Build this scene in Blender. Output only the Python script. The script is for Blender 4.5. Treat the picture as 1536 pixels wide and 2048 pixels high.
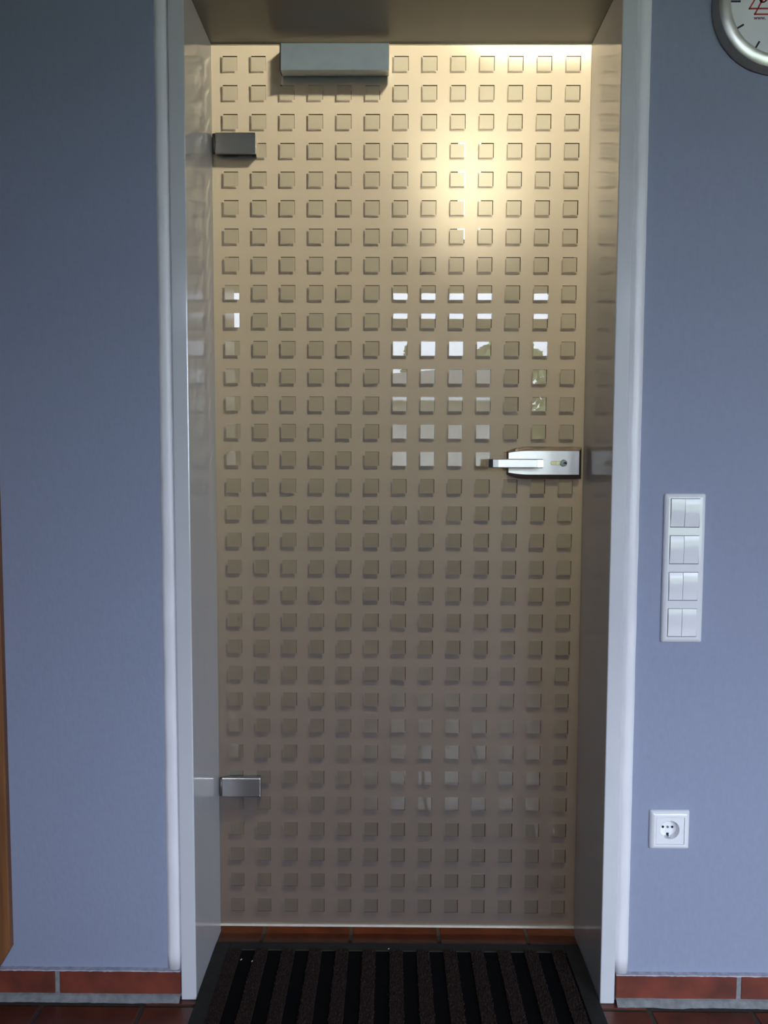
import bpy, bmesh, math, random
from mathutils import Vector, Matrix
random.seed(7)
SC = bpy.context.scene
for o in list(bpy.data.objects):
    bpy.data.objects.remove(o)
COL = SC.collection

# ------------------------------------------------------------------ camera
CAM_LOC = Vector((-0.0199, -1.8084, 1.1173))
YAW, PIT, ROL, FPX = -0.0083, -0.0683, 0.0034, 1600.0
cy, sy, cp, sp = math.cos(YAW), math.sin(YAW), math.cos(PIT), math.sin(PIT)
fw = Vector((sy * cp, cy * cp, sp))
r0 = Vector((cy, -sy, 0)); u0 = r0.cross(fw)
rt = math.cos(ROL) * r0 + math.sin(ROL) * u0
up = -math.sin(ROL) * r0 + math.cos(ROL) * u0
cd = bpy.data.cameras.new('camera')
cam = bpy.data.objects.new('camera', cd); COL.objects.link(cam)
cam.matrix_world = Matrix(((rt.x, up.x, -fw.x, CAM_LOC.x), (rt.y, up.y, -fw.y, CAM_LOC.y),
                           (rt.z, up.z, -fw.z, CAM_LOC.z), (0, 0, 0, 1)))
cd.sensor_fit = 'VERTICAL'; cd.sensor_height = 36.0; cd.lens = 36.0 * FPX / 2048.0
cd.clip_start = 0.02; cd.clip_end = 200
SC.camera = cam

# ------------------------------------------------------------------ world: overcast sky (CIE: zenith three times the horizon)
SKY = 49.0
w = bpy.data.worlds.new('overcast_sky'); SC.world = w; w.use_nodes = True
nt = w.node_tree; nt.nodes.clear()
out = nt.nodes.new('ShaderNodeOutputWorld'); bg = nt.nodes.new('ShaderNodeBackground')
tc = nt.nodes.new('ShaderNodeTexCoord'); sx = nt.nodes.new('ShaderNodeSeparateXYZ')
cl = nt.nodes.new('ShaderNodeClamp')
mu = nt.nodes.new('ShaderNodeMath'); mu.operation = 'MULTIPLY_ADD'
mu.inputs[1].default_value = 2 / 3; mu.inputs[2].default_value = 1 / 3
st = nt.nodes.new('ShaderNodeMath'); st.operation = 'MULTIPLY'; st.inputs[1].default_value = SKY
nt.links.new(tc.outputs['Generated'], sx.inputs[0]); nt.links.new(sx.outputs['Z'], cl.inputs[0])
nt.links.new(cl.outputs[0], mu.inputs[0]); nt.links.new(mu.outputs[0], st.inputs[0])
nt.links.new(st.outputs[0], bg.inputs['Strength'])
bg.inputs['Color'].default_value = (0.80, 0.88, 1.08, 1)
nt.links.new(bg.outputs[0], out.inputs[0])

# windows of the room behind the camera: x0, x1, z0, z1 of each opening
YB = -4.0
WINS = [(-0.12, 0.80, 1.00, 2.38), (0.87, 1.22, 1.00, 2.38), (1.62, 3.22, 0.40, 2.34), (-1.36, -1.08, 1.94, 2.38)]
for i, (a, b, c, d) in enumerate(WINS):      # portals only guide sky sampling through the openings
    L = bpy.data.lights.new('window_portal', 'AREA'); L.shape = 'RECTANGLE'
    L.size = b - a; L.size_y = d - c; L.cycles.is_portal = True
    lo = bpy.data.objects.new('window_portal', L); COL.objects.link(lo)
    lo.location = ((a + b) / 2, YB - 0.32, (c + d) / 2); lo.rotation_euler = (math.radians(90), 0, 0)
LAMP = 700.0            # radiance of the warm ceiling lamp in the room behind the door

vs = SC.view_settings
SC.display_settings.display_device = 'sRGB'
vs.view_transform = 'Standard'; vs.look = 'None'; vs.gamma = 1.0; vs.exposure = 0.0
vs.use_curve_mapping = False
SC.cycles.use_denoising = True
SC.cycles.max_bounces = 10; SC.cycles.diffuse_bounces = 6; SC.cycles.glossy_bounces = 5
SC.cycles.transmission_bounces = 8; SC.cycles.transparent_max_bounces = 16
SC.cycles.sample_clamp_indirect = 12.0
SC.cycles.caustics_reflective = False; SC.cycles.caustics_refractive = False

# ------------------------------------------------------------------ materials
def lin(r, g, b):
    f = lambda c: (c / 255 / 12.92) if c <= 10 else ((c / 255 + 0.055) / 1.055) ** 2.4
    return (f(r), f(g), f(b), 1)

def mat(name, col, rough=0.5, metal=0.0, var=0.0, scale=20.0, stretch=(1, 1, 1), bump=0.0, bscale=None,
        rvar=0.0, spec=0.5, col2=None, detail=4.0, bdist=0.002):
    m = bpy.data.materials.new(name); m.use_nodes = True
    n, l = m.node_tree.nodes, m.node_tree.links
    b = n['Principled BSDF']
    b.inputs['Base Color'].default_value = col; b.inputs['Roughness'].default_value = rough
    b.inputs['Metallic'].default_value = metal
    b.inputs['Specular IOR Level'].default_value = spec
    if var or bump or rvar or col2:
        t = n.new('ShaderNodeTexCoord'); mp = n.new('ShaderNodeMapping'); mp.inputs['Scale'].default_value = stretch
        l.new(t.outputs['Object'], mp.inputs['Vector'])
        no = n.new('ShaderNodeTexNoise'); no.inputs['Scale'].default_value = scale; no.inputs['Detail'].default_value = detail
        l.new(mp.outputs[0], no.inputs['Vector'])
        if var or col2:
            r = n.new('ShaderNodeValToRGB')
            c2 = col2 or tuple(max(0, c * (1 + var)) for c in col[:3]) + (1,)
            c1 = col if col2 else tuple(c * (1 - var) for c in col[:3]) + (1,)
            r.color_ramp.elements[0].color = c1; r.color_ramp.elements[1].color = c2
            r.color_ramp.elements[0].position = 0.3; r.color_ramp.elements[1].position = 0.7
            l.new(no.outputs['Fac'], r.inputs[0]); l.new(r.outputs[0], b.inputs['Base Color'])
        if rvar:
            mr = n.new('ShaderNodeMapRange'); mr.inputs['To Min'].default_value = rough - rvar; mr.inputs['To Max'].default_value = rough + rvar
            l.new(no.outputs['Fac'], mr.inputs['Value']); l.new(mr.outputs[0], b.inputs['Roughness'])
        if bump:
            nb = no
            if bscale:
                nb = n.new('ShaderNodeTexNoise'); nb.inputs['Scale'].default_value = bscale; nb.inputs['Detail'].default_value = 5
                l.new(mp.outputs[0], nb.inputs['Vector'])
            bp = n.new('ShaderNodeBump'); bp.inputs['Strength'].default_value = bump; bp.inputs['Distance'].default_value = bdist
            l.new(nb.outputs['Fac'], bp.inputs['Height']); l.new(bp.outputs[0], b.inputs['Normal'])
    return m

def thin_glass(name, tint, ior=1.5, gl=1.0):
    m = bpy.data.materials.new(name); m.use_nodes = True
    n, l = m.node_tree.nodes, m.node_tree.links; n.clear()
    o = n.new('ShaderNodeOutputMaterial'); mx = n.new('ShaderNodeMixShader')
    fr = n.new('ShaderNodeFresnel'); fr.inputs['IOR'].default_value = ior
    tr = n.new('ShaderNodeBsdfTransparent'); tr.inputs['Color'].default_value = tint
    gs = n.new('ShaderNodeBsdfGlossy'); gs.inputs['Roughness'].default_value = 0.0
    gs.inputs['Color'].default_value = (gl, gl, gl, 1)
    l.new(fr.outputs[0], mx.inputs[0]); l.new(tr.outputs[0], mx.inputs[1]); l.new(gs.outputs[0], mx.inputs[2])
    l.new(mx.outputs[0], o.inputs[0])
    return m

def frosted(name, tcol, dcol, fac, gloss=0.02, fwd=0.0):
    m = bpy.data.materials.new(name); m.use_nodes = True
    n, l = m.node_tree.nodes, m.node_tree.links; n.clear()
    o = n.new('ShaderNodeOutputMaterial'); mx = n.new('ShaderNodeMixShader'); m2 = n.new('ShaderNodeMixShader')
    tr = n.new('ShaderNodeBsdfTranslucent'); tr.inputs['Color'].default_value = tcol
    df = n.new('ShaderNodeBsdfDiffuse'); df.inputs['Color'].default_value = dcol
    gs = n.new('ShaderNodeBsdfGlossy'); gs.inputs['Roughness'].default_value = 0.55
    mx.inputs[0].default_value = fac; m2.inputs[0].default_value = gloss
    src = tr
    if fwd:      # etched glass scatters mostly forward: rough refraction beside the wide scatter
        rf = n.new('ShaderNodeBsdfRefraction'); rf.inputs['Roughness'].default_value = 0.95; rf.inputs['IOR'].default_value = 1.25
        rf.inputs['Color'].default_value = tcol
        m3 = n.new('ShaderNodeMixShader'); m3.inputs[0].default_value = fwd
        l.new(tr.outputs[0], m3.inputs[1]); l.new(rf.outputs[0], m3.inputs[2]); src = m3
    l.new(src.outputs[0], mx.inputs[1]); l.new(df.outputs[0], mx.inputs[2])
    l.new(mx.outputs[0], m2.inputs[1]); l.new(gs.outputs[0], m2.inputs[2]); l.new(m2.outputs[0], o.inputs[0])
    return m

def emit(name, col, s):
    m = bpy.data.materials.new(name); m.use_nodes = True
    n, l = m.node_tree.nodes, m.node_tree.links; n.clear()
    o = n.new('ShaderNodeOutputMaterial'); e = n.new('ShaderNodeEmission')
    e.inputs['Color'].default_value = col; e.inputs['Strength'].default_value = s
    l.new(e.outputs[0], o.inputs[0]); return m

FWD = 0.55
M = {}
M['wall'] = mat('blue_grey_wallpaper', (0.285, 0.312, 0.425, 1), 0.75, var=0.025, scale=90, stretch=(1, 1, 0.6), bump=0.35, bscale=150, bdist=0.0012)
M['wall_plain'] = mat('blue_grey_paint', (0.30, 0.33, 0.42, 1), 0.8, var=0.03, scale=15)
M['ceiling'] = mat('wooden_ceiling', (0.30, 0.19, 0.10, 1), 0.7, var=0.15, scale=6, stretch=(0.5, 12, 1))
M['frame'] = mat('grey_frame_lacquer', (0.63, 0.63, 0.66, 1), 0.12, var=0.02, scale=12, bump=0.01, bscale=60)
M['frame'].node_tree.nodes['Principled BSDF'].inputs['IOR'].default_value = 1.6
M['frame_head'] = mat('frame_head_painted_shade', (0.115, 0.11, 0.105, 1), 0.35, var=0.03, scale=12)  # frame lacquer darkened: the soffit's shade is put into the colour
M['white_strip'] = mat('white_gloss_paint', (0.86, 0.84, 0.87, 1), 0.35, var=0.05, scale=40, stretch=(1, 1, 0.2), bump=0.15, bscale=90)
M['tile'] = mat('terracotta_floor_tile', lin(104, 52, 34), 0.32, col2=lin(68, 34, 24), scale=14, bump=0.12, bscale=40, rvar=0.06)
M['skirt'] = mat('terracotta_skirting_tile', lin(128, 58, 42), 0.55, col2=lin(88, 42, 32), scale=18, bump=0.2, bscale=60)
M['mortar'] = mat('grey_mortar', lin(128, 130, 132), 0.95, var=0.2, scale=70, bump=0.6, bscale=160)
M['splash'] = mat('white_paint_splash', (0.26, 0.28, 0.36, 1), 0.6, col2=(0.50, 0.47, 0.52, 1), scale=70)
M['grout'] = mat('dark_floor_grout', lin(64, 56, 50), 0.95, var=0.2, scale=90, bump=0.3)
M['rubber'] = mat('black_rubber', lin(38, 37, 36), 0.75, var=0.15, scale=80, spec=0.25, bump=0.2)
M['groove'] = mat('black_ribbed_rubber', lin(7, 7, 9), 0.9, var=0.2, scale=90, spec=0.1)
M['brown_pile'] = mat('brown_carpet_pile', lin(60, 48, 45), 1.0, col2=lin(28, 22, 21), scale=400, spec=0.1)
M['steel'] = mat('brushed_steel', (0.52, 0.50, 0.47, 1), 0.30, 1.0, var=0.06, scale=60, stretch=(1, 40, 40), rvar=0.05)
M['steel_dark'] = mat('satin_steel_side', (0.13, 0.11, 0.10, 1), 0.45, 0.6, var=0.08, scale=60)
M['chrome'] = mat('polished_nickel', (0.6, 0.6, 0.6, 1), 0.12, 1.0, var=0.05, scale=30)
M['brass'] = mat('dull_brass', (0.62, 0.55, 0.30, 1), 0.25, 1.0, var=0.1, scale=60)
M['hole'] = mat('dark_hole', (0.008, 0.008, 0.010, 1), 0.8, var=0.2, scale=50)
M['closer'] = mat('grey_closer_cover', (0.86, 0.88, 0.89, 1), 0.4, 0.25, var=0.03, scale=40)
M['clear'] = thin_glass('clear_glass', (0.90, 0.94, 0.92, 1))
M['back_clear'] = thin_glass('clear_glass_back', (0.97, 0.98, 0.97, 1), 1.25)
M['window_glass'] = thin_glass('window_pane_glass', (0.95, 0.97, 0.96, 1))
M['frost'] = frosted('etched_frost', (0.88, 0.84, 0.76, 1), (0.19, 0.195, 0.21, 1), 0.30, 0.02, FWD)
M['frost_back'] = frosted('etched_frost_back', (0.70, 0.67, 0.61, 1), (0.27, 0.28, 0.30, 1), 0.22, 0.0, FWD)
M['glass_edge'] = frosted('glass_edge', (0.55, 0.65, 0.55, 1), (0.25, 0.30, 0.26, 1), 0.4, 0.1)
M['seal'] = mat('pale_seal_strip', (0.55, 0.50, 0.42, 1), 0.4, var=0.08, scale=50)
M['plastic'] = mat('white_plastic', (0.84, 0.83, 0.86, 1), 0.10, var=0.01, scale=20)
M['plastic_gap'] = mat('switch_insert_shadow', (0.10, 0.10, 0.11, 1), 0.6, var=0.1)
M['wood'] = mat('brown_oiled_wood', lin(146, 96, 58), 0.45, col2=lin(106, 68, 42), scale=5, stretch=(14, 14, 0.6), bump=0.08, bscale=20)
M['alu'] = mat('brushed_aluminium', (0.80, 0.78, 0.73, 1), 0.36, 0.9, var=0.04, scale=60, rvar=0.05)
M['alu_side'] = mat('satin_aluminium_side', (0.42, 0.39, 0.36, 1), 0.5, 0.5, var=0.05, scale=60)
M['dial'] = mat('white_dial', (0.85, 0.85, 0.87, 1), 0.5, var=0.01, scale=20)
M['ink'] = mat('black_print', (0.02, 0.02, 0.03, 1), 0.6, var=0.1)
M['red_ink'] = mat('red_print', lin(190, 62, 58), 0.6, var=0.1, scale=60)
M['plum_ink'] = mat('plum_print', lin(128, 72, 98), 0.6, var=0.1, scale=60)
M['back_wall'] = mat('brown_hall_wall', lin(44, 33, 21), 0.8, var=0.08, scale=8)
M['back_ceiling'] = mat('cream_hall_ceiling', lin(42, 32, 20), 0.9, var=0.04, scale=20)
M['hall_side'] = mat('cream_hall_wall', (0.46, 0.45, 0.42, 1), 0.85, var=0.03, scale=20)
M['lamp'] = emit('lit_lamp_glass', (1.0, 0.84, 0.57, 1), LAMP)
M['lamp_dim'] = emit('dim_lamp_glass', (1.0, 0.86, 0.62, 1), 13.0)
M['lint'] = mat('white_lint', (0.6, 0.6, 0.6, 1), 0.9, var=0.1)
M['facade'] = mat('white_render', (0.50, 0.48, 0.46, 1), 0.9, var=0.06, scale=6, bump=0.2)
M['roof'] = mat('grey_roof_sheet', (0.20, 0.20, 0.20, 1), 0.8, var=0.15, scale=9)
M['lawn'] = mat('mown_lawn', (0.12, 0.145, 0.07, 1), 1.0, col2=(0.08, 0.10, 0.04, 1), scale=25, bump=0.5)
M['leaf'] = mat('green_leaf', (0.16, 0.23, 0.08, 1), 0.7, col2=(0.08, 0.13, 0.05, 1), scale=6)
M['bark'] = mat('brown_bark', (0.08, 0.06, 0.045, 1), 0.95, var=0.3, scale=20, bump=0.5)
M['pvc'] = mat('white_window_frame', (0.62, 0.62, 0.63, 1), 0.35, var=0.02, scale=20)

# ------------------------------------------------------------------ helpers
def empty(name, loc, label=None, cat=None, group=None, kind=None):
    o = bpy.data.objects.new(name, None); COL.objects.link(o); o.location = loc; o.empty_display_size = 0.05
    return tag(o, label, cat, group, kind)

def tag(o, label=None, cat=None, group=None, kind=None):
    if label: o['label'] = label
    if cat: o['category'] = cat
    if group: o['group'] = group
    if kind: o['kind'] = kind
    return o

def wloc(o):
    v = Vector((0, 0, 0))
    while o is not None:
        v += o.location; o = o.parent
    return v

def mesh_obj(name, bm, mats, parent=None, loc=None, smooth=False):
    """bm is in world coordinates; the object's origin goes to loc (or the parent's origin)."""
    if not isinstance(mats, (list, tuple)): mats = [mats]
    base = wloc(parent) if parent else Vector((0, 0, 0))
    org = Vector(loc) if loc is not None else base
    bmesh.ops.translate(bm, verts=bm.verts, vec=-org)
    me = bpy.data.meshes.new(name); bm.to_mesh(me); bm.free()
    for m in mats: me.materials.append(m)
    if smooth:
        for p in me.polygons: p.use_smooth = True
    o = bpy.data.objects.new(name, me); COL.objects.link(o)
    o.location = org - base
    if parent: o.parent = parent
    return o

def box(bm, x0, x1, y0, y1, z0, z1, bev=0.0, seg=1, mi=0):
    t = bmesh.new()
    vs_ = [t.verts.new(p) for p in ((x0, y0, z0), (x1, y0, z0), (x1, y1, z0), (x0, y1, z0), (x0, y0, z1), (x1, y0, z1), (x1, y1, z1), (x0, y1, z1))]
    for f in ((0, 3, 2, 1), (4, 5, 6, 7), (0, 1, 5, 4), (1, 2, 6, 5), (2, 3, 7, 6), (3, 0, 4, 7)):
        t.faces.new([vs_[i] for i in f])
    if bev:
        bmesh.ops.bevel(t, geom=t.edges[:], offset=bev, segments=seg, affect='EDGES', profile=0.5)
    merge(bm, t, mi)

def merge(bm, t, mi=None):
    mp = {v: bm.verts.new(v.co) for v in t.verts}
    for f in t.faces:
        try:
            nf = bm.faces.new([mp[v] for v in f.verts]); nf.material_index = f.material_index if mi is None else mi
            nf.smooth = f.smooth
        except ValueError: pass
    t.free()

def B(*a, **k):
    bm = bmesh.new(); box(bm, *a, **k); return bm

def prism_y(bm, pts, y0, y1, bev=0.0, mi=0, seg=1):
    """outline pts (x, z), counter-clockwise seen from -y, extruded from y0 (front) to y1"""
    t = bmesh.new()
    a = [t.verts.new((x, y0, z)) for x, z in pts]; b = [t.verts.new((x, y1, z)) for x, z in pts]
    t.faces.new(a); t.faces.new(b[::-1])
    n = len(pts)
    for i in range(n): t.faces.new((a[i], b[i], b[(i + 1) % n], a[(i + 1) % n]))
    bmesh.ops.recalc_face_normals(t, faces=t.faces[:])
    if bev:
        e = [e for e in t.edges if abs(e.verts[0].co.y - y0) < 1e-6 and abs(e.verts[1].co.y - y0) < 1e-6]
        bmesh.ops.bevel(t, geom=e, offset=bev, segments=seg, affect='EDGES', profile=0.5)
    merge(bm, t, mi)

def lathe_y(bm, prof, cx, cz, n=48, mi=0, smooth=False, cap0=False, cap1=False):
    """prof = [(r, y)...] around an axis parallel to y"""
    rings = []
    for r, y in prof:
        rings.append([bm.verts.new((cx + r * math.cos(2 * math.pi * i / n), y, cz + r * math.sin(2 * math.pi * i / n))) for i in range(n)])
    for a, b in zip(rings, rings[1:]):
        for i in range(n):
            f = bm.faces.new((a[i], a[(i + 1) % n], b[(i + 1) % n], b[i])); f.material_index = mi; f.smooth = smooth
    if cap0: f = bm.faces.new(rings[0]); f.material_index = mi
    if cap1: f = bm.faces.new(rings[-1][::-1]); f.material_index = mi

def lathe_z(bm, prof, cx, cy_, n=32, mi=0, smooth=True):
    rings = []
    for r, z in prof:
        rings.append([bm.verts.new((cx + r * math.cos(2 * math.pi * i / n), cy_ + r * math.sin(2 * math.pi * i / n), z)) for i in range(n)])
    for a, b in zip(rings, rings[1:]):
        for i in range(n):
            f = bm.faces.new((a[i], a[(i + 1) % n], b[(i + 1) % n], b[i])); f.material_index = mi; f.smooth = smooth
    bm.faces.new(rings[0][::-1]).material_index = mi; bm.faces.new(rings[-1]).material_index = mi

def stroke(bm, pts, wdt, y0, y1, mi=0):
    for (x0, z0), (x1, z1) in zip(pts, pts[1:]):
        d = Vector((x1 - x0, z1 - z0)); L = d.length
        if L < 1e-6: continue
        d /= L; nx, nz = -d.y * wdt / 2, d.x * wdt / 2
        ex, ez = d.x * wdt / 2, d.y * wdt / 2
        prism_y(bm, [(x0 - nx * -1 - ex, z0 + nz - ez), (x0 - nx - ex, z0 - nz - ez), (x1 - nx + ex, z1 - nz + ez), (x1 + nx + ex, z1 + nz + ez)], y0, y1, mi=mi)

# ------------------------------------------------------------------ room shell
YW = -0.223            # front face of the blue wall
XL, XR, ZC = -2.3, 3.3, 2.62
DX0, DX1, DZ = -0.447, 0.443, 2.047     # rough opening (outside of the steel frame)
bm = bmesh.new()
box(bm, XL - 0.2, DX0, YW, 0.0045, -0.05, ZC); 
PK = (0.5225, 0.5735, 0.3415, 0.3920)           # pocket for the flush socket box
box(bm, DX1, PK[0], YW, 0.0045, -0.05, ZC); box(bm, PK[1], XR + 0.2, YW, 0.0045, -0.05, ZC)
box(bm, PK[0], PK[1], YW, 0.0045, -0.05, PK[2]); box(bm, PK[0], PK[1], YW, 0.0045, PK[3], ZC); box(bm, PK[0], PK[1], YW + 0.03, 0.0045, PK[2], PK[3])
box(bm, DX0, DX1, YW, 0.0045, DZ, ZC)
tag(mesh_obj('wall_front', bm, M['wall']), kind='structure')
tag(mesh_obj('wall_left', B(XL - 0.2, XL, YB - 0.3, YW, -0.05, ZC), M['wall_plain']), kind='structure')
tag(mesh_obj('wall_right', B(XR, XR + 0.2, YB - 0.3, YW, -0.05, ZC), M['wall_plain']), kind='structure')
bm = bmesh.new()
xs = sorted({XL, XR} | {v for a in WINS for v in a[:2]})
for a, b in zip(xs, xs[1:]):
    op = [q for q in WINS if q[0] <= a + 1e-6 and q[1] >= b - 1e-6]
    if op:
        box(bm, a, b, YB - 0.3, YB, -0.05, op[0][2]); box(bm, a, b, YB - 0.3, YB, op[0][3], ZC)
    else:
        box(bm, a, b, YB - 0.3, YB, -0.05, ZC)
tag(mesh_obj('wall_back', bm, M['wall_plain']), kind='structure')
tag(mesh_obj('ceiling', B(XL - 0.2, XR + 0.2, YB - 0.3, 0.0045, ZC, ZC + 0.1), M['ceiling']), kind='structure')

# floor: grout bed and terracotta tiles, 20.6 cm pitch
fl = empty('floor', (0, 0, 0), kind='structure')
mesh_obj('grout_bed', B(XL, XR, YB, 5.2, -0.05, -0.0025), M['grout'], fl)
P, G = 0.206, 0.008
tm = []
for k in range(3):
    b_ = B(-P / 2 + G / 2, P / 2 - G / 2, -P / 2 + G / 2, P / 2 - G / 2, -0.012, 0.0, bev=0.0015)
    tmp = mesh_obj('floor_tile', b_, M['tile']); tm.append(tmp.data); bpy.data.objects.remove(tmp)
X0 = -0.109 - P / 2; Y0 = -0.047 - P / 2
rest = bmesh.new()
for i in range(-11, 17):
    for j in range(-19, 26):
        x, y = X0 + i * P, Y0 + j * P
        if not (XL + 0.1 < x < XR - 0.1 and YB + 0.1 < y < 4.9): continue
        if YW - P / 2 - 0.04 < y < 0.06 and not (-0.45 < x < 0.45):
            if y > YW - 0.09: continue
        near = -1.15 < x < 1.05 and -1.3 < y < 0.4
        if near:
            o = bpy.data.objects.new('floor_tile', tm[(i * 7 + j * 3) % 3]); COL.objects.link(o); o.parent = fl
            o.location = (x, y, random.uniform(-0.0006, 0.0004)); o.rotation_euler = (0, 0, random.choice((0, 1, 2, 3)) * math.pi / 2)
        else:
            box(rest, x - P / 2 + G / 2, x + P / 2 - G / 2, y - P / 2 + G / 2, y + P / 2 - G / 2, -0.012, random.uniform(-0.0006, 0.0003))
tag(mesh_obj('floor_tiling', rest, M['tile'], fl), kind='stuff')

# ------------------------------------------------------------------ steel door frame and painted edge strips
YF = -0.236
fr = empty('trim_1', (0, 0, 0), kind='structure')
IL, IR, IZ = -0.416, 0.4135, 2.017
bm = B(DX0, IL, YF, 0.0048, 0.0, IZ, bev=0.0022, seg=2); mesh_obj('frame_jamb', bm, M['frame'], fr)
bm = B(IR, DX1, YF, 0.0048, 0.0, IZ, bev=0.0022, seg=2); mesh_obj('frame_jamb', bm, M['frame'], fr)
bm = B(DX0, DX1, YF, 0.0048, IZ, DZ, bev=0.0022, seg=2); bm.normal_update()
for f in bm.faces: f.material_index = 1 if f.normal.z < -0.5 else 0  # underside faces take the shade-darkened colour
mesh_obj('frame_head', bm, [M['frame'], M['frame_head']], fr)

def painted_strip(name, xa, xb):
    """rounded, brush-painted edge strip with a slightly wavy outline on the wall"""
    bm = bmesh.new(); n = 60; z0, z1 = 0.0615, 2.077
    prof = 7; rows = []
    for i in range(n + 1):
        z = z0 + (z1 - z0) * i / n
        ja = random.uniform(-0.0007, 0.0007); jb = random.uniform(-0.0003, 0.0003)
        row = []
        for k in range(prof):
            t = k / (prof - 1)
            x = xa + ja + (xb + jb - xa - ja) * t
            h = 0.0085 * min(1, (1 - abs(2 * t - 1) ** 3.2) + 0.02)
            row.append(bm.verts.new((x, YW - h, z)))
        rows.append(row)
    for a, b in zip(rows, rows[1:]):
        for k in range(prof - 1):
            f = bm.faces.new((a[k], a[k + 1], b[k + 1], b[k])); f.smooth = True
    for row in (rows[0], rows[-1]):
        bk = [bm.verts.new((v.co.x, YW + 0.001, v.co.z)) for v in (row[0], row[-1])]
        bm.faces.new([*row, bk[1], bk[0]])
    bmesh.ops.recalc_face_normals(bm, faces=bm.faces[:])
    return tag(mesh_obj(name, bm, M['white_strip']), kind='structure')
painted_strip('trim_2', -0.4775, -0.4485)
painted_strip('trim_3', 0.4445, 0.4725)
tag(mesh_obj('trim_4', B(-0.4485, 0.4445, YW - 0.0085, YW + 0.001, 2.049, 2.077, bev=0.003, seg=2), M['white_strip']), kind='structure')

# ------------------------------------------------------------------ skirting
def skirting(name, x0, x1, joints):
    root = empty(name, (0, 0, 0), kind='structure')
    xs_ = [x0] + joints + [x1]
    for a, b in zip(xs_, xs_[1:]):
        ga = 0.0045 if a != x0 else 0; gb = 0.0045 if b != x1 else 0
        mesh_obj('skirting_tile', B(a + ga, b - gb, -0.2330, YW, 0.0095, 0.0590, bev=0.0012), M['skirt'], root)
    # pointing between and behind the tiles
    bm = bmesh.new()
    for j in joints: box(bm, j - 0.0055, j + 0.0055, -0.2318, YW, 0.008, 0.059)
    # mortar fillet along the floor with a ragged front
    n = max(8, int((x1 - x0) / 0.006)); ra, rb, rc = [], [], []
    e = 0.0
    for i in range(n + 1):
        x = x0 + (x1 - x0) * i / n
        e = 0.8 * e + random.uniform(-0.0008, 0.0008)
        ra.append(bm.verts.new((x, -0.2315, 0.0115 + e * 0.4))); rb.append(bm.verts.new((x, -0.2375, 0.0085 + e * 0.5)))
        rc.append(bm.verts.new((x, -0.2475 + e, 0.0002)))
    for i in range(n):
        bm.faces.new((ra[i], rb[i], rb[i + 1], ra[i + 1])); bm.faces.new((rb[i], rc[i], rc[i + 1], rb[i + 1]))
    mesh_obj('mortar_fillet', bm, M['mortar'], root)
    # thin ledge of filler with white paint smeared along the top
    bm = bmesh.new(); ra, rb, rc = [], [], []
    for i in range(n + 1):
        x = x0 + (x1 - x0) * i / n
        e = random.uniform(-0.0012, 0.0012)
        ra.append(bm.verts.new((x, -0.2333, 0.0585 + min(0, e)))); rb.append(bm.verts.new((x, -0.2325, 0.0600))); rc.append(bm.verts.new((x, YW, 0.0612 + e * 0.4)))
    for i in range(n):
        bm.faces.new((ra[i], ra[i + 1], rb[i + 1], rb[i])); bm.faces.new((rb[i], rb[i + 1], rc[i + 1], rc[i]))
    mesh_obj('filler_ledge', bm, M['splash'], root)
    return root
skirting('baseboard_left', -2.25, -0.449, [-1.954, -1.704, -1.454, -1.204, -0.954, -0.704])
skirting('baseboard_right', 0.4465, 3.2, [0.698, 0.950, 1.202, 1.454, 1.706, 1.958, 2.21, 2.462, 2.714, 2.966])

# ------------------------------------------------------------------ glass door
door = empty('door_1', (-0.409, 0.0, 0.0), 'frosted glass door with rows of small clear squares', kind='structure')
GX0, GX1, GZ0, GZ1, GT = -0.4158, 0.4133, 0.020, 2.0155, 0.0041
PX, PZ, R1 = 0.0625, 0.0615, 1.975
SXF, SZF = 0.0316, 0.0314
cxs = [(c - 6) * PX for c in range(13)]; czs = [R1 - r * PZ for r in range(32)]
bm = bmesh.new()
gx = [GX0] + [v for c in cxs for v in (c - SXF / 2, c + SXF / 2)] + [GX1]
gz = [GZ0] + [v for c in reversed(czs) for v in (c - SZF / 2, c + SZF / 2)] + [GZ1]
V = [[bm.verts.new((x, 0, z)) for x in gx] for z in gz]
for j in range(len(gz) - 1):
    for i in range(len(gx) - 1):
        if i % 2 == 1 and j % 2 == 1: continue
        bm.faces.new((V[j][i], V[j][i + 1], V[j + 1][i + 1], V[j + 1][i]))
def quad(bm, a, b, c, d, mi=0):
    f = bm.faces.new([bm.verts.new(p) for p in (a, b, c, d)]); f.material_index = mi
quad(bm, (GX0, 0, GZ0), (GX0, GT, GZ0), (GX1, GT, GZ0), (GX1, 0, GZ0), 1)
quad(bm, (GX0, 0, GZ1), (GX1, 0, GZ1), (GX1, GT, GZ1), (GX0, GT, GZ1), 1)
quad(bm, (GX0, 0, GZ0), (GX0, 0, GZ1), (GX0, GT, GZ1), (GX0, GT, GZ0), 1)
quad(bm, (GX1, 0, GZ0), (GX1, GT, GZ0), (GX1, GT, GZ1), (GX1, 0, GZ1), 1)
pane = mesh_obj('glass_pane', bm, [M['frost'], M['glass_edge']], door)
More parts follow.
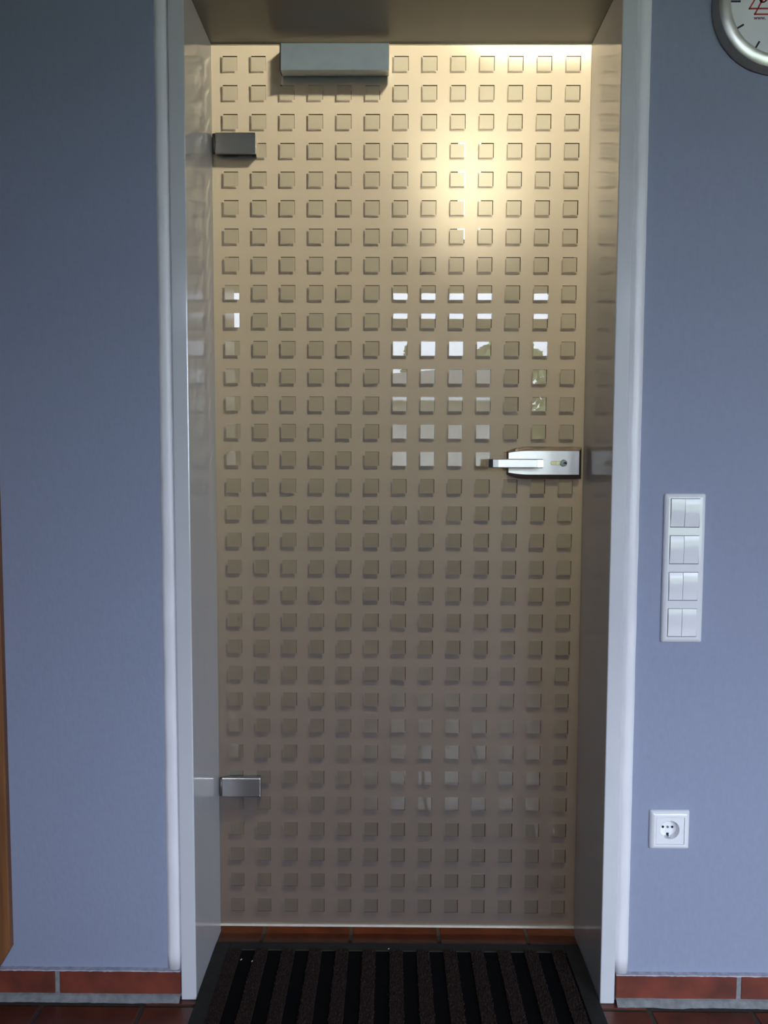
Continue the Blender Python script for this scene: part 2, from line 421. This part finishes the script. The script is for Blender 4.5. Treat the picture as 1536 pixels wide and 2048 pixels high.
# clear squares on the front face
sq = bmesh.new(); quad(sq, (-SXF / 2, 0, -SZF / 2), (SXF / 2, 0, -SZF / 2), (SXF / 2, 0, SZF / 2), (-SXF / 2, 0, SZF / 2))
t0 = mesh_obj('clear_square', sq, M['clear']); sqm = t0.data; bpy.data.objects.remove(t0)
restsq = bmesh.new()
for r, z in enumerate(czs):
    for c, x in enumerate(cxs):
        if r < 23:
            o = bpy.data.objects.new('clear_square', sqm); COL.objects.link(o); o.parent = pane
            o.location = Vector((x, 0, z)) - wloc(pane)
        else:
            quad(restsq, (x - SXF / 2, 0, z - SZF / 2), (x + SXF / 2, 0, z - SZF / 2), (x + SXF / 2, 0, z + SZF / 2), (x - SXF / 2, 0, z + SZF / 2))
tag(mesh_obj('clear_squares', restsq, M['clear'], pane), kind='stuff')
# etched squares on the rear face, a little larger and printed slightly off register
bm = bmesh.new(); SB, DXB, DZB = 0.0327, -0.0016, -0.00117
bx_ = [GX0] + [v for c in cxs for v in (c + DXB - SB / 2, c + DXB + SB / 2)] + [GX1]
bz_ = [GZ0] + [v for c in reversed(czs) for v in (c + DZB - SB / 2, c + DZB + SB / 2)] + [GZ1]
V = [[bm.verts.new((x, GT, z)) for x in bx_] for z in bz_]
for j in range(len(bz_) - 1):
    for i in range(len(bx_) - 1):
        f = bm.faces.new((V[j][i], V[j][i + 1], V[j + 1][i + 1], V[j + 1][i]))
        f.material_index = 1 if (i % 2 and j % 2) else 0
mesh_obj('rear_face', bm, [M['back_clear'], M['frost_back']], door)
mesh_obj('seal_strip', B(GX0, GX1, -0.0015, GT + 0.001, GZ0 - 0.003, GZ0 + 0.0025), M['seal'], door)

# hinges: block on the glass, barrel at the jamb
def hinge(zc):
    z0, z1 = zc - 0.0225, zc + 0.0225
    h = mesh_obj('hinge', B(-0.4075, -0.3175, -0.013, -0.0004, z0, z1, bev=0.002, seg=2), M['steel'], door)
    mesh_obj('hinge_back', B(-0.4075, -0.3175, GT + 0.0004, GT + 0.018, z0 - 0.006, z1 + 0.004, bev=0.0015), M['steel_dark'], h)
    bm = bmesh.new(); lathe_z(bm, [(0.0045, z0 + 0.002), (0.0045, z1 - 0.002)], -0.4095, -0.0065, 16)
    mesh_obj('hinge_barrel', bm, M['steel_dark'], h)
hinge(1.8015); hinge(0.3555)

# door closer at the head of the glass
clo = mesh_obj('door_closer', B(-0.2600, -0.0270, -0.030, -0.0004, 1.9475, 2.0035, bev=0.0012), M['closer'], door)
mesh_obj('closer_back', B(-0.262, -0.026, GT + 0.0006, GT + 0.030, 1.932, 2.0035, bev=0.002), M['closer'], clo)
mesh_obj('closer_end_cap', B(-0.2625, -0.2602, -0.028, -0.0004, 1.9490, 2.0025), M['steel_dark'], clo)

# lock case, lever and cylinder
def tapered_case():
    # base outline rounded at the free end; raised face inset top and bottom
    bm = bmesh.new()
    def outline(x0, x1, z0, z1, tp):
        # clockwise list of (x,z): rounded shoulders toward x0
        pts = []; n = 7; L = 0.050
        hz = (z1 - z0) / 2; zc = (z0 + z1) / 2
        for k in range(n + 1):
            t = k / n; pts.append((x0 + L * t, zc - hz * (1 - tp * (1 - t) ** 2.2)))
        pts.append((x1, z0)); pts.append((x1, z1))
        for k in range(n, -1, -1):
            t = k / n; pts.append((x0 + L * t, zc + hz * (1 - tp * (1 - t) ** 2.2)))
        return pts
    lv = [(-0.0004, outline(0.2405, 0.4070, 1.0695, 1.1425, 0.30)), (-0.008, outline(0.2405, 0.4070, 1.0705, 1.1415, 0.30)),
          (-0.0190, outline(0.2415, 0.4010, 1.0790, 1.1335, 0.17)), (-0.0200, outline(0.2425, 0.3995, 1.0800, 1.1325, 0.17))]
    rings = [[bm.verts.new((x, y, z)) for x, z in o] for y, o in lv]
    n = len(rings[0])
    for a, b in zip(rings, rings[1:]):
        for i in range(n):
            f = bm.faces.new((a[i], a[(i + 1) % n], b[(i + 1) % n], b[i])); f.material_index = 1
    f = bm.faces.new(rings[-1]); f.material_index = 0
    bmesh.ops.recalc_face_normals(bm, faces=bm.faces[:])
    return bm
lock = mesh_obj('lock_case', tapered_case(), [M['steel'], M['steel_dark']], door)
mesh_obj('lock_case_back', B(0.245, 0.405, GT + 0.0004, GT + 0.009, 1.076, 1.136, bev=0.003), M['steel_dark'], lock)
# lever: neck, then an arm whose free end curls back toward the door
bm = bmesh.new()
lathe_y(bm, [(0.0095, -0.052), (0.0095, -0.0195)], 0.296, 1.1050, 24, smooth=True, cap0=True)
path = [(0.3125, -0.0590), (0.300, -0.0610), (0.250, -0.0610), (0.215, -0.0605), (0.203, -0.0590), (0.194, -0.0545), (0.188, -0.0460), (0.1865, -0.0400)]
th = 0.011; rows = []
for k, (x, y) in enumerate(path):
    a = path[max(0, k - 1)]; b = path[min(len(path) - 1, k + 1)]
    d = Vector((b[0] - a[0], b[1] - a[1])).normalized(); nv = Vector((-d.y, d.x))   # towards the wall
    nv = -nv
    hh = 0.0100 if k < 5 else 0.0100 - (k - 4) * 0.0006
    ring = []
    for (s, q) in ((0.0, -1), (0.0, 1), (1.0, 1), (1.0, -1)):
        ring.append((x + nv.x * th * s, y + nv.y * th * s, 1.1048 + q * hh))
    rows.append([bm.verts.new(p) for p in ring])
fs = []
for a, b in zip(rows, rows[1:]):
    for i in range(4): fs.append(bm.faces.new((a[i], a[(i + 1) % 4], b[(i + 1) % 4], b[i])))
fs.append(bm.faces.new(rows[0])); fs.append(bm.faces.new(rows[-1]))
bmesh.ops.recalc_face_normals(bm, faces=fs)
ed = [e for e in bm.edges if all(v in [w for r_ in rows for w in r_] for v in e.verts) and
      (abs(e.verts[0].co.z - e.verts[1].co.z) < 0.002)]
bmesh.ops.bevel(bm, geom=ed, offset=0.0022, segments=3, affect='EDGES', profile=0.5, clamp_overlap=True)
lev = mesh_obj('lever_handle', bm, M['steel'], lock)
bm = bmesh.new()
prism_y(bm, [(0.340 + 0.0045 * math.cos(a), 1.1058 + 0.0045 * math.sin(a)) for a in [math.pi / 2 + math.pi * k / 8 for k in range(9)]] + [(0.3600, 1.1013), (0.3600, 1.1103)], -0.0216, -0.0195, bev=0.0006)
cyl = mesh_obj('profile_cylinder', bm, M['brass'], lock)
bm = bmesh.new()
lathe_y(bm, [(0.0078, -0.0198), (0.0078, -0.0224), (0.0070, -0.0230)], 0.3645, 1.1058, 32, smooth=False, cap1=False)
lathe_y(bm, [(0.0070, -0.0230), (0.0001, -0.0230)], 0.3645, 1.1058, 32)
box(bm, 0.3490, 0.3500, -0.0222, -0.0214, 1.1020, 1.1098)
mesh_obj('cylinder_plug', bm, M['chrome'], lock)
bm = bmesh.new()
prism_y(bm, [(0.3640, 1.1050), (0.3715, 1.1030), (0.3715, 1.1062), (0.3690, 1.1085), (0.3655, 1.1078)], -0.0236, -0.0228)
mesh_obj('keyhole', bm, M['hole'], lock)

# ------------------------------------------------------------------ doormat
mat_root = empty('doormat', (0, -0.35, 0.0), 'black doormat with brown carpet stripes inside the doorway', 'doormat')
MX0, MX1, MY0, MY1 = -0.4140, 0.4120, -0.64, -0.0475
bm = bmesh.new(); BW, BT = 0.033, 0.0075
for a in ((MX0, MX0 + BW, MY0, MY1), (MX1 - BW, MX1, MY0, MY1), (MX0 + BW, MX1 - BW, MY1 - 0.029, MY1), (MX0 + BW, MX1 - BW, MY0, MY0 + 0.03)):
    box(bm, *a, 0.0006, BT, bev=0.0012)
mesh_obj('rubber_border', bm, M['rubber'], mat_root)
mesh_obj('ribbed_base', B(MX0 + BW, MX1 - BW, MY0 + 0.03, MY1 - 0.029, 0.0006, 0.0055), M['groove'], mat_root)
for k in range(13):
    xc = -0.3666 + 0.0605 * k
    bm = bmesh.new(); box(bm, xc - 0.0145, xc + 0.0145, MY0 + 0.032, MY1 - 0.030, 0.0056, 0.0090)
    for q in range(1500):
        x = xc + random.uniform(-0.0150, 0.0150); y = random.uniform(MY0 + 0.032, MY1 - 0.0295)
        h = random.uniform(0.0105, 0.0150); a = random.uniform(0, 6.28); r_ = random.uniform(0.0007, 0.0014)
        lx, ly = random.uniform(-0.002, 0.002), random.uniform(-0.002, 0.002)
        dx, dy = r_ * math.cos(a), r_ * math.sin(a)
        bm.faces.new([bm.verts.new((x - dx, y - dy, 0.0085)), bm.verts.new((x + dx, y + dy, 0.0085)), bm.verts.new((x + lx, y + ly, h))])
    mesh_obj('carpet_stripe', bm, M['brown_pile'], mat_root)
for (x, y, l_, lab) in ((-0.345, -0.125, 0.004, 'largest white lint crumb, on the doormat near its hinge-side corner'),
                        (-0.320, -0.130, 0.003, 'small white lint crumb just beside the largest one on the doormat'),
                        (-0.021, -0.082, 0.003, 'small white lint crumb alone near the middle of the doormat')):
    bm = bmesh.new()
    for q in range(3):
        a = random.uniform(0, 3.1); box(bm, x + q * 0.0008 - l_ * 0.2, x + q * 0.0008 + l_ * 0.2, y - l_ * 0.5 + q * 0.0012, y + l_ * 0.3 + q * 0.0008, 0.0147, 0.0160, bev=0.0003)
    tag(mesh_obj('lint_crumb', bm, M['lint'], loc=(x, y, 0.0147)), lab, 'lint', 'lint crumbs on the doormat')

# ------------------------------------------------------------------ wall switch panel
def bevel_frame(bm, x0, x1, z0, z1, yb, yf, holes, bev=0.0035, seg=3, mi=0):
    """rounded frame plate with rectangular holes (vertical stack) ; yb wall, yf front"""
    hx0, hx1 = holes[0][0], holes[0][1]
    t = bmesh.new()
    ins = 0.006
    def ring(x0_, x1_, z0_, z1_, r, y, n=4):
        pts = []
        for cx_, cz_, a0 in ((x1_ - r, z1_ - r, 0), (x0_ + r, z1_ - r, 90), (x0_ + r, z0_ + r, 180), (x1_ - r, z0_ + r, 270)):
            for k in range(n + 1):
                a = math.radians(a0 + 90 * k / n); pts.append(t.verts.new((cx_ + r * math.cos(a), y, cz_ + r * math.sin(a))))
        return pts
    prof = [(0, yb, 0.0035), (0.0, yb - 0.0025, 0.0035), (0.0012, yb - 0.0055, 0.0032), (0.0040, yf + 0.0012, 0.003), (0.0075, yf, 0.0025)]
    rs = [ring(x0 + d, x1 - d, z0 + d, z1 - d, r, y) for d, y, r in prof]
    n = len(rs[0])
    for a, b in zip(rs, rs[1:]):
        for i in range(n):
            f = t.faces.new((a[i], a[(i + 1) % n], b[(i + 1) % n], b[i])); f.smooth = True
    # front plate: outer ring -> strips around the holes
    d = 0.0075; X0_, X1_, Z0_, Z1_ = x0 + d, x1 - d, z0 + d, z1 - d
    zs_ = [Z0_] + [v for h in holes for v in (h[2], h[3])] + [Z1_]
    e = 0.0012
    def q4(a, b, c, d_):
        t.faces.new([t.verts.new(p) for p in (a, b, c, d_)])
    for k in range(0, len(zs_), 2):
        q4((X0_, yf, zs_[k]), (X1_, yf, zs_[k]), (X1_, yf, zs_[k + 1]), (X0_, yf, zs_[k + 1]))
    for h in holes:
        q4((X0_, yf, h[2]), (h[0], yf, h[2]), (h[0], yf, h[3]), (X0_, yf, h[3])); q4((h[1], yf, h[2]), (X1_, yf, h[2]), (X1_, yf, h[3]), (h[1], yf, h[3]))
        for a, b in (((h[0], h[2]), (h[1], h[2])), ((h[1], h[2]), (h[1], h[3])), ((h[1], h[3]), (h[0], h[3])), ((h[0], h[3]), (h[0], h[2]))):
            q4((a[0], yf, a[1]), (a[0], yb - 0.001, a[1]), (b[0], yb - 0.001, b[1]), (b[0], yf, b[1]))
    merge(bm, t, mi)

SW = empty('light_switch', (0.560, YW, 0.8995), 'tall white switch panel with four pairs of rocker switches on the blue wall', 'switch')
sx0, sx1, sz0, sz1 = 0.5205, 0.6015, 0.7505, 1.0480
gang = [(0.5310, 0.5888, 0.9812 - 0.0728 * k, 1.0385 - 0.0728 * k) for k in range(4)]
bm = bmesh.new(); bevel_frame(bm, sx0, sx1, sz0, sz1, YW - 0.0005, YW - 0.0095, gang[::-1])
mesh_obj('switch_frame', bm, M['plastic'], SW)
bm = bmesh.new()
for g_ in gang: box(bm, g_[0], g_[1], YW - 0.0035, YW - 0.0005, g_[2], g_[3])
mesh_obj('switch_base', bm, M['plastic_gap'], SW)
tl = [(0.0016, 0.0012), (0.0004, 0.0008), (-0.0002, 0.0002), (0.0001, 0.0)]
for k, g_ in enumerate(gang):
    xm = (g_[0] + g_[1]) / 2 - 0.0006
    for s, (a, b) in enumerate(((g_[0] + 0.0013, xm - 0.0004), (xm + 0.0004, g_[1] - 0.0006))):
        # each rocker is slightly curved and tilted
        bm = bmesh.new(); n = 8; z0, z1 = g_[2] + 0.0014, g_[3] - 0.0010; fr_, sd_, bk_ = [], [], []
        for i in range(n + 1):
            u = i / n; z = z0 + (z1 - z0) * u
            y = YW - 0.0098 - 0.0012 * (1 - (2 * u - 1) ** 2) - (2 * u - 1) * tl[k][s]
            fr_.append((bm.verts.new((a, y, z)), bm.verts.new((b, y, z)))); sd_.append((bm.verts.new((a, y, z)), bm.verts.new((b, y, z)))); bk_.append((bm.verts.new((a, YW - 0.003, z)), bm.verts.new((b, YW - 0.003, z))))
        for i in range(n):
            f = bm.faces.new((fr_[i][0], fr_[i][1], fr_[i + 1][1], fr_[i + 1][0])); f.smooth = True
            bm.faces.new((sd_[i][0], sd_[i + 1][0], bk_[i + 1][0], bk_[i][0])); bm.faces.new((sd_[i][1], bk_[i][1], bk_[i + 1][1], sd_[i + 1][1]))
        bm.faces.new((sd_[0][0], bk_[0][0], bk_[0][1], sd_[0][1])); bm.faces.new((sd_[n][0], sd_[n][1], bk_[n][1], bk_[n][0]))
        mesh_obj('rocker', bm, M['plastic'], SW)

# ------------------------------------------------------------------ socket outlet
SO = empty('socket_outlet', (0.5485, YW, 0.3660), 'single white earthed power socket low on the blue wall', 'socket')
bm = bmesh.new(); fx0, fx1, fz0, fz1 = 0.5085, 0.5885, 0.3252, 0.4058
hole = (0.5196, 0.5770, 0.3368, 0.3930)
bevel_frame(bm, fx0, fx1, fz0, fz1, YW - 0.0005, YW - 0.0105, [hole])
mesh_obj('socket_frame', bm, M['plastic'], SO)
# insert plate with a round well
bm = bmesh.new(); rc = 0.0190; ccx, ccz = 0.5478, 0.3668; yf = YW - 0.0100; n = 48
ix0, ix1, iz0, iz1 = hole[0] + 0.0006, hole[1] - 0.0009, hole[2] + 0.0006, hole[3] - 0.0005
def sqp(a):
    c_, s_ = math.cos(a), math.sin(a); k = min((ix1 - ccx if c_ > 0 else ccx - ix0) / max(1e-9, abs(c_)), (iz1 - ccz if s_ > 0 else ccz - iz0) / max(1e-9, abs(s_)))
    return (ccx + c_ * k, ccz + s_ * k)
angs = sorted([2 * math.pi * i / n for i in range(n)] + [math.atan2(z - ccz, x - ccx) % (2 * math.pi) for x in (ix0, ix1) for z in (iz0, iz1)])
n = len(angs)
O_ = [bm.verts.new((sqp(a)[0], yf, sqp(a)[1])) for a in angs]
R_ = [[bm.verts.new((ccx + r * math.cos(a), y, ccz + r * math.sin(a))) for a in angs] for r, y in ((rc + 0.0006, yf), (rc, yf + 0.0006), (rc - 0.0006, yf + 0.0150))]
for a, b in zip([O_] + R_, R_):
    for i in range(n): bm.faces.new((a[i], a[(i + 1) % n], b[(i + 1) % n], b[i]))
bm.faces.new(R_[-1])
E_ = [bm.verts.new((v.co.x, yf + 0.006, v.co.z)) for v in O_]
for i in range(n): bm.faces.new((O_[i], E_[i], E_[(i + 1) % n], O_[(i + 1) % n]))
bmesh.ops.recalc_face_normals(bm, faces=bm.faces[:])
well = mesh_obj('socket_insert', bm, M['plastic'], SO)
yb_ = yf + 0.0150
for s in (-1, 1):
    bm = bmesh.new(); lathe_y(bm, [(0.0026, yb_ - 0.0004), (0.0001, yb_ - 0.0004)], ccx + s * 0.0095, ccz, 20); mesh_obj('pin_hole', bm, M['hole'], SO)
bm = bmesh.new(); lathe_y(bm, [(0.0024, yb_ - 0.0003), (0.0024, yb_ - 0.0010), (0.0012, yb_ - 0.0012), (0.0001, yb_ - 0.0006)], ccx, ccz, 20); mesh_obj('centre_screw', bm, M['chrome'], SO)
for s in (-1, 1):
    bm = bmesh.new(); za = ccz + s * (rc - 0.0006)
    box(bm, ccx - 0.0022, ccx + 0.0022, yf + 0.004, yb_ - 0.0002, min(za, za - s * 0.0022), max(za, za - s * 0.0022), bev=0.0004)
    ec = mesh_obj('earth_clip', bm, M['chrome'], SO)
    bm = bmesh.new(); zq = za - s * 0.0040
    box(bm, ccx - 0.0024, ccx + 0.0024, yb_ - 0.0012, yb_ - 0.0003, zq - 0.0022, zq + 0.0022); mesh_obj('clip_slot', bm, M['hole'], ec)

# ------------------------------------------------------------------ wall clock
CX, CZ = 0.710, 1.970
CK = empty('wall_clock', (CX, YW, CZ), 'round aluminium wall clock with white dial and red line logo', 'clock')
bm = bmesh.new()
lathe_y(bm, [(0.1240, YW - 0.0003), (0.1252, YW - 0.002), (0.1246, YW - 0.006), (0.1190, YW - 0.0195)], CX, CZ, 96, smooth=True)
mesh_obj('case_rim', bm, M['alu_side'], CK)
bm = bmesh.new()
lathe_y(bm, [(0.1190, YW - 0.0195), (0.1180, YW - 0.0205), (0.1085, YW - 0.0236), (0.0992, YW - 0.0256), (0.0984, YW - 0.0252), (0.0982, YW - 0.0215)], CX, CZ, 96, smooth=True)
mesh_obj('bezel', bm, M['alu'], CK)
yd = YW - 0.0222
bm = bmesh.new(); lathe_y(bm, [(0.0990, yd), (0.0001, yd)], CX, CZ, 96); dial = mesh_obj('dial', bm, M['dial'], CK)
for k in range(12):
    a = math.radians(30 * k); l_ = 0.0165 if k % 3 == 0 else 0.0125
    bm = bmesh.new(); d = Vector((math.cos(a), math.sin(a))); c0 = 0.0975 - l_
    stroke(bm, [(CX + d.x * c0, CZ + d.y * c0), (CX + d.x * 0.0960, CZ + d.y * 0.0960)], 0.0034, yd - 0.0006, yd)
    mesh_obj('hour_mark', bm, M['ink'], dial)
for L_, wd, ang in ((0.050, 0.006, 62), (0.076, 0.0045, 100)):
    bm = bmesh.new(); a = math.radians(ang)
    stroke(bm, [(CX - 0.012 * math.cos(a), CZ - 0.012 * math.sin(a)), (CX + L_ * math.cos(a), CZ + L_ * math.sin(a))], wd, yd - 0.0065, yd - 0.0055)
    mesh_obj('clock_hand', bm, M['ink'], CK)
bm = bmesh.new(); lathe_y(bm, [(0.004, yd), (0.004, yd - 0.0075), (0.0001, yd - 0.008)], CX, CZ, 20); mesh_obj('hand_hub', bm, M['ink'], CK)
# red line logo: two overlapping slanted outlines and a round scribble, and the web address beneath
bm = bmesh.new(); y0_, y1_ = yd - 0.0005, yd
stroke(bm, [(0.7160, 1.9570), (0.6476, 1.9570), (0.6590, 1.9765), (0.7060, 1.9765)], 0.0028, y0_, y1_)
stroke(bm, [(0.7160, 1.9468), (0.6579, 1.9468), (0.6692, 1.9690), (0.6740, 1.9760)], 0.0028, y0_, y1_)
stroke(bm, [(0.6727 + (0.0060 - 0.0008 * (k / 12)) * math.cos(k * 0.62), 1.9722 + (0.0060 - 0.0003 * k) * math.sin(k * 0.62)) for k in range(17)], 0.0024, y0_, y1_)
mesh_obj('logo', bm, M['red_ink'], dial)
fc = bpy.data.curves.new('web_address', 'FONT'); fc.body = 'www.'; fc.size = 0.0105; fc.extrude = 0.0002; fc.offset = 0.0002
fo = bpy.data.objects.new('web_address', fc); COL.objects.link(fo)
bpy.context.view_layer.update()
me = bpy.data.meshes.new_from_object(fo.evaluated_get(bpy.context.evaluated_depsgraph_get()))
bpy.data.objects.remove(fo)
xs_ = [v.co.x for v in me.vertices]; k_ = 0.0225 / (max(xs_) - min(xs_)); mnx = min(xs_)
for v in me.vertices:
    x, y, z = v.co; v.co = ((x - mnx) * k_, -z, y * k_)
me.materials.append(M['plum_ink'])
wo = bpy.data.objects.new('web_address', me); COL.objects.link(wo); wo.parent = dial
wo.location = Vector((0.6560, yd - 0.0004, 1.9373)) - wloc(dial)

# ------------------------------------------------------------------ wooden board on the wall at the far end
bm = bmesh.new()
prism_y(bm, [(-1.02, 0.066), (-0.822, 0.066), (-0.797, 0.108), (-0.797, 2.06), (-1.02, 2.06)], YW - 0.016, YW - 0.0002, bev=0.002)
tag(mesh_obj('wooden_board', bm, M['wood'], loc=(-0.91, YW, 0.066)), 'tall brown wooden board with a cut lower corner fixed to the blue wall', 'board')

# ------------------------------------------------------------------ windows behind the camera
for i, (a, b, c, d) in enumerate(WINS):
    root = empty('window_%d' % (i + 1), (a, YB, c), kind='structure')
    f = 0.055; ya, yb2 = YB - 0.20, YB - 0.13
    bm = bmesh.new()
    for q in ((a, a + f, c, d), (b - f, b, c, d), (a + f, b - f, c, c + f), (a + f, b - f, d - f, d)): box(bm, q[0], q[1], ya, yb2, q[2], q[3], bev=0.004)
    zt = None
    if d - c > 0.8:
        zt = (2.035, 2.13); box(bm, a + f, b - f, ya, yb2, zt[0], zt[1], bev=0.004)
    mids = []
    if b - a > 1.3:
        xm = (a + b) / 2; box(bm, xm - 0.05, xm + 0.05, ya, yb2, c + f, (zt[0] if zt else d - f), bev=0.004)
    mesh_obj('window_frame', bm, M['pvc'], root)
    for z0, z1 in ([(c + f, zt[0]), (zt[1], d - f)] if zt else [(c + f, d - f)]):
        mesh_obj('window_pane', B(a + f, b - f, ya + 0.03, ya + 0.034, z0, z1), M['window_glass'], root)
    mesh_obj('window_sill', B(a, b, YB - 0.13, YB + 0.03, c - 0.03, c, bev=0.006), M['pvc'], root)

# ------------------------------------------------------------------ garden and outbuilding seen in the reflections
tag(mesh_obj('ground', B(-30, 30, -45, YB - 0.3, -0.35, -0.15), M['lawn']), kind='structure')
gb = empty('garage', (0.2, -15, -0.15), 'low white rendered garage with a grey sheet roof across the lawn', 'building')
mesh_obj('garage_wall', B(-2.2, 2.3, -19, -14.5, -0.15, 2.30), M['facade'], gb)
bm = bmesh.new(); prism_y(bm, [(-2.6, 2.31), (2.7, 2.31), (2.7, 2.62), (2.2, 2.95), (-2.6, 2.55)], -14.1, -19.3); mesh_obj('garage_roof', bm, M['roof'], gb)
mesh_obj('gutter', B(-2.6, 2.7, -14.1, -14.0, 2.22, 2.34, bev=0.02), M['pvc'], gb)
def tree(name, x, y, h, r, label, cone=False, g0=0.25):
    t = empty(name, (x, y, -0.15), label, 'tree')
    bm = bmesh.new(); lathe_z(bm, [(0.16, -0.15), (0.11, h * 0.5), (0.03, h * 0.9)], x, y, 10); mesh_obj('trunk', bm, M['bark'], t)
    bm = bmesh.new()
    for q in range(900):
        u = random.random(); z = h * (g0 + (1 - g0) * u)
        rr = r * ((1 - u) if cone else math.sin(math.pi * min(1, 0.12 + 0.86 * u)) ** 0.7) * random.uniform(0.5, 1.0)
        a = random.uniform(0, 6.283); s = random.uniform(0.10, 0.22)
        c_ = Vector((x + rr * math.cos(a), y + rr * math.sin(a), z))
        d1 = Vector((random.uniform(-1, 1), random.uniform(-1, 1), random.uniform(-1, 1))).normalized() * s
        d2 = d1.orthogonal().normalized() * s * 0.7
        bm.faces.new([bm.verts.new(c_ + v) for v in (-d1, -d2, d1, d2)])
    tag(mesh_obj('foliage', bm, M['leaf'], t), kind='stuff')
tree('garden_tree', 3.4, -22, 4.6, 1.9, 'round leafy tree behind the garage')
tree('garden_tree', 6.2, -18, 4.0, 1.8, 'round leafy tree beside the lawn, clear of the garage')
tree('conifer', 0.55, -24, 4.6, 0.8, 'narrow dark conifer behind the garage', cone=True)
tree('garden_shrub', 2.9, -12, 1.6, 1.0, 'low bushy shrub on the lawn in front of the garage', g0=0.02)

# ------------------------------------------------------------------ hall behind the glass door
HX0, HX1, HY1, HZ = -1.25, 1.35, 5.0, 2.62
bm = bmesh.new(); box(bm, HX0 - 0.1, HX0, 0.0045, HY1 + 0.1, -0.05, HZ); tag(mesh_obj('wall_hall_left', bm, M['hall_side']), kind='structure')
tag(mesh_obj('wall_hall_right', B(HX1, HX1 + 0.1, 0.0045, HY1 + 0.1, -0.05, HZ), M['hall_side']), kind='structure')
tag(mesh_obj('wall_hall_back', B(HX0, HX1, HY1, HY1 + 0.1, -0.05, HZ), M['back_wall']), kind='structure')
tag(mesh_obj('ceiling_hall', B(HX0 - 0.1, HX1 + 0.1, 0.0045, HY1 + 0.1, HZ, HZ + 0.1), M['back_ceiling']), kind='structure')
lx, ly = 0.24, 0.95
pl = empty('pendant_lamp', (lx, ly, HZ), 'lit warm cylinder pendant lamp hanging in the hall behind the frosted door', 'lamp')
bm = bmesh.new(); lathe_z(bm, [(0.032, 1.86), (0.038, 1.87), (0.038, 2.17), (0.032, 2.18)], lx, ly, 24); mesh_obj('lamp_shade', bm, M['lamp_dim'], pl)
bm = bmesh.new(); lathe_z(bm, [(0.025, 2.18), (0.025, 2.20), (0.004, 2.21), (0.004, HZ - 0.03), (0.05, HZ - 0.02), (0.05, HZ)], lx, ly, 16); mesh_obj('lamp_cord', bm, M['chrome'], pl)

LX, LY = 0.46, 0.86
cl_ = empty('ceiling_lamp', (LX, LY, HZ), 'lit warm drum ceiling lamp in the hall behind the frosted door', 'lamp')
bm = bmesh.new(); lathe_z(bm, [(0.105, HZ - 0.135), (0.105, HZ - 0.015)], LX, LY, 32); mesh_obj('lamp_glass', bm, M['lamp'], cl_)
bm = bmesh.new(); lathe_z(bm, [(0.10, HZ - 0.150), (0.112, HZ - 0.146), (0.112, HZ - 0.133)], LX, LY, 32); mesh_obj('lamp_shield_cap', bm, M['back_ceiling'], cl_)  # unseen opaque cap, added so less lamp light reaches the lower glass
bm = bmesh.new(); lathe_z(bm, [(0.17, HZ - 0.017), (0.17, HZ)], LX, LY, 32); mesh_obj('lamp_shield_disc', bm, M['back_ceiling'], cl_)  # unseen disc, made wide to keep lamp light off the hall ceiling
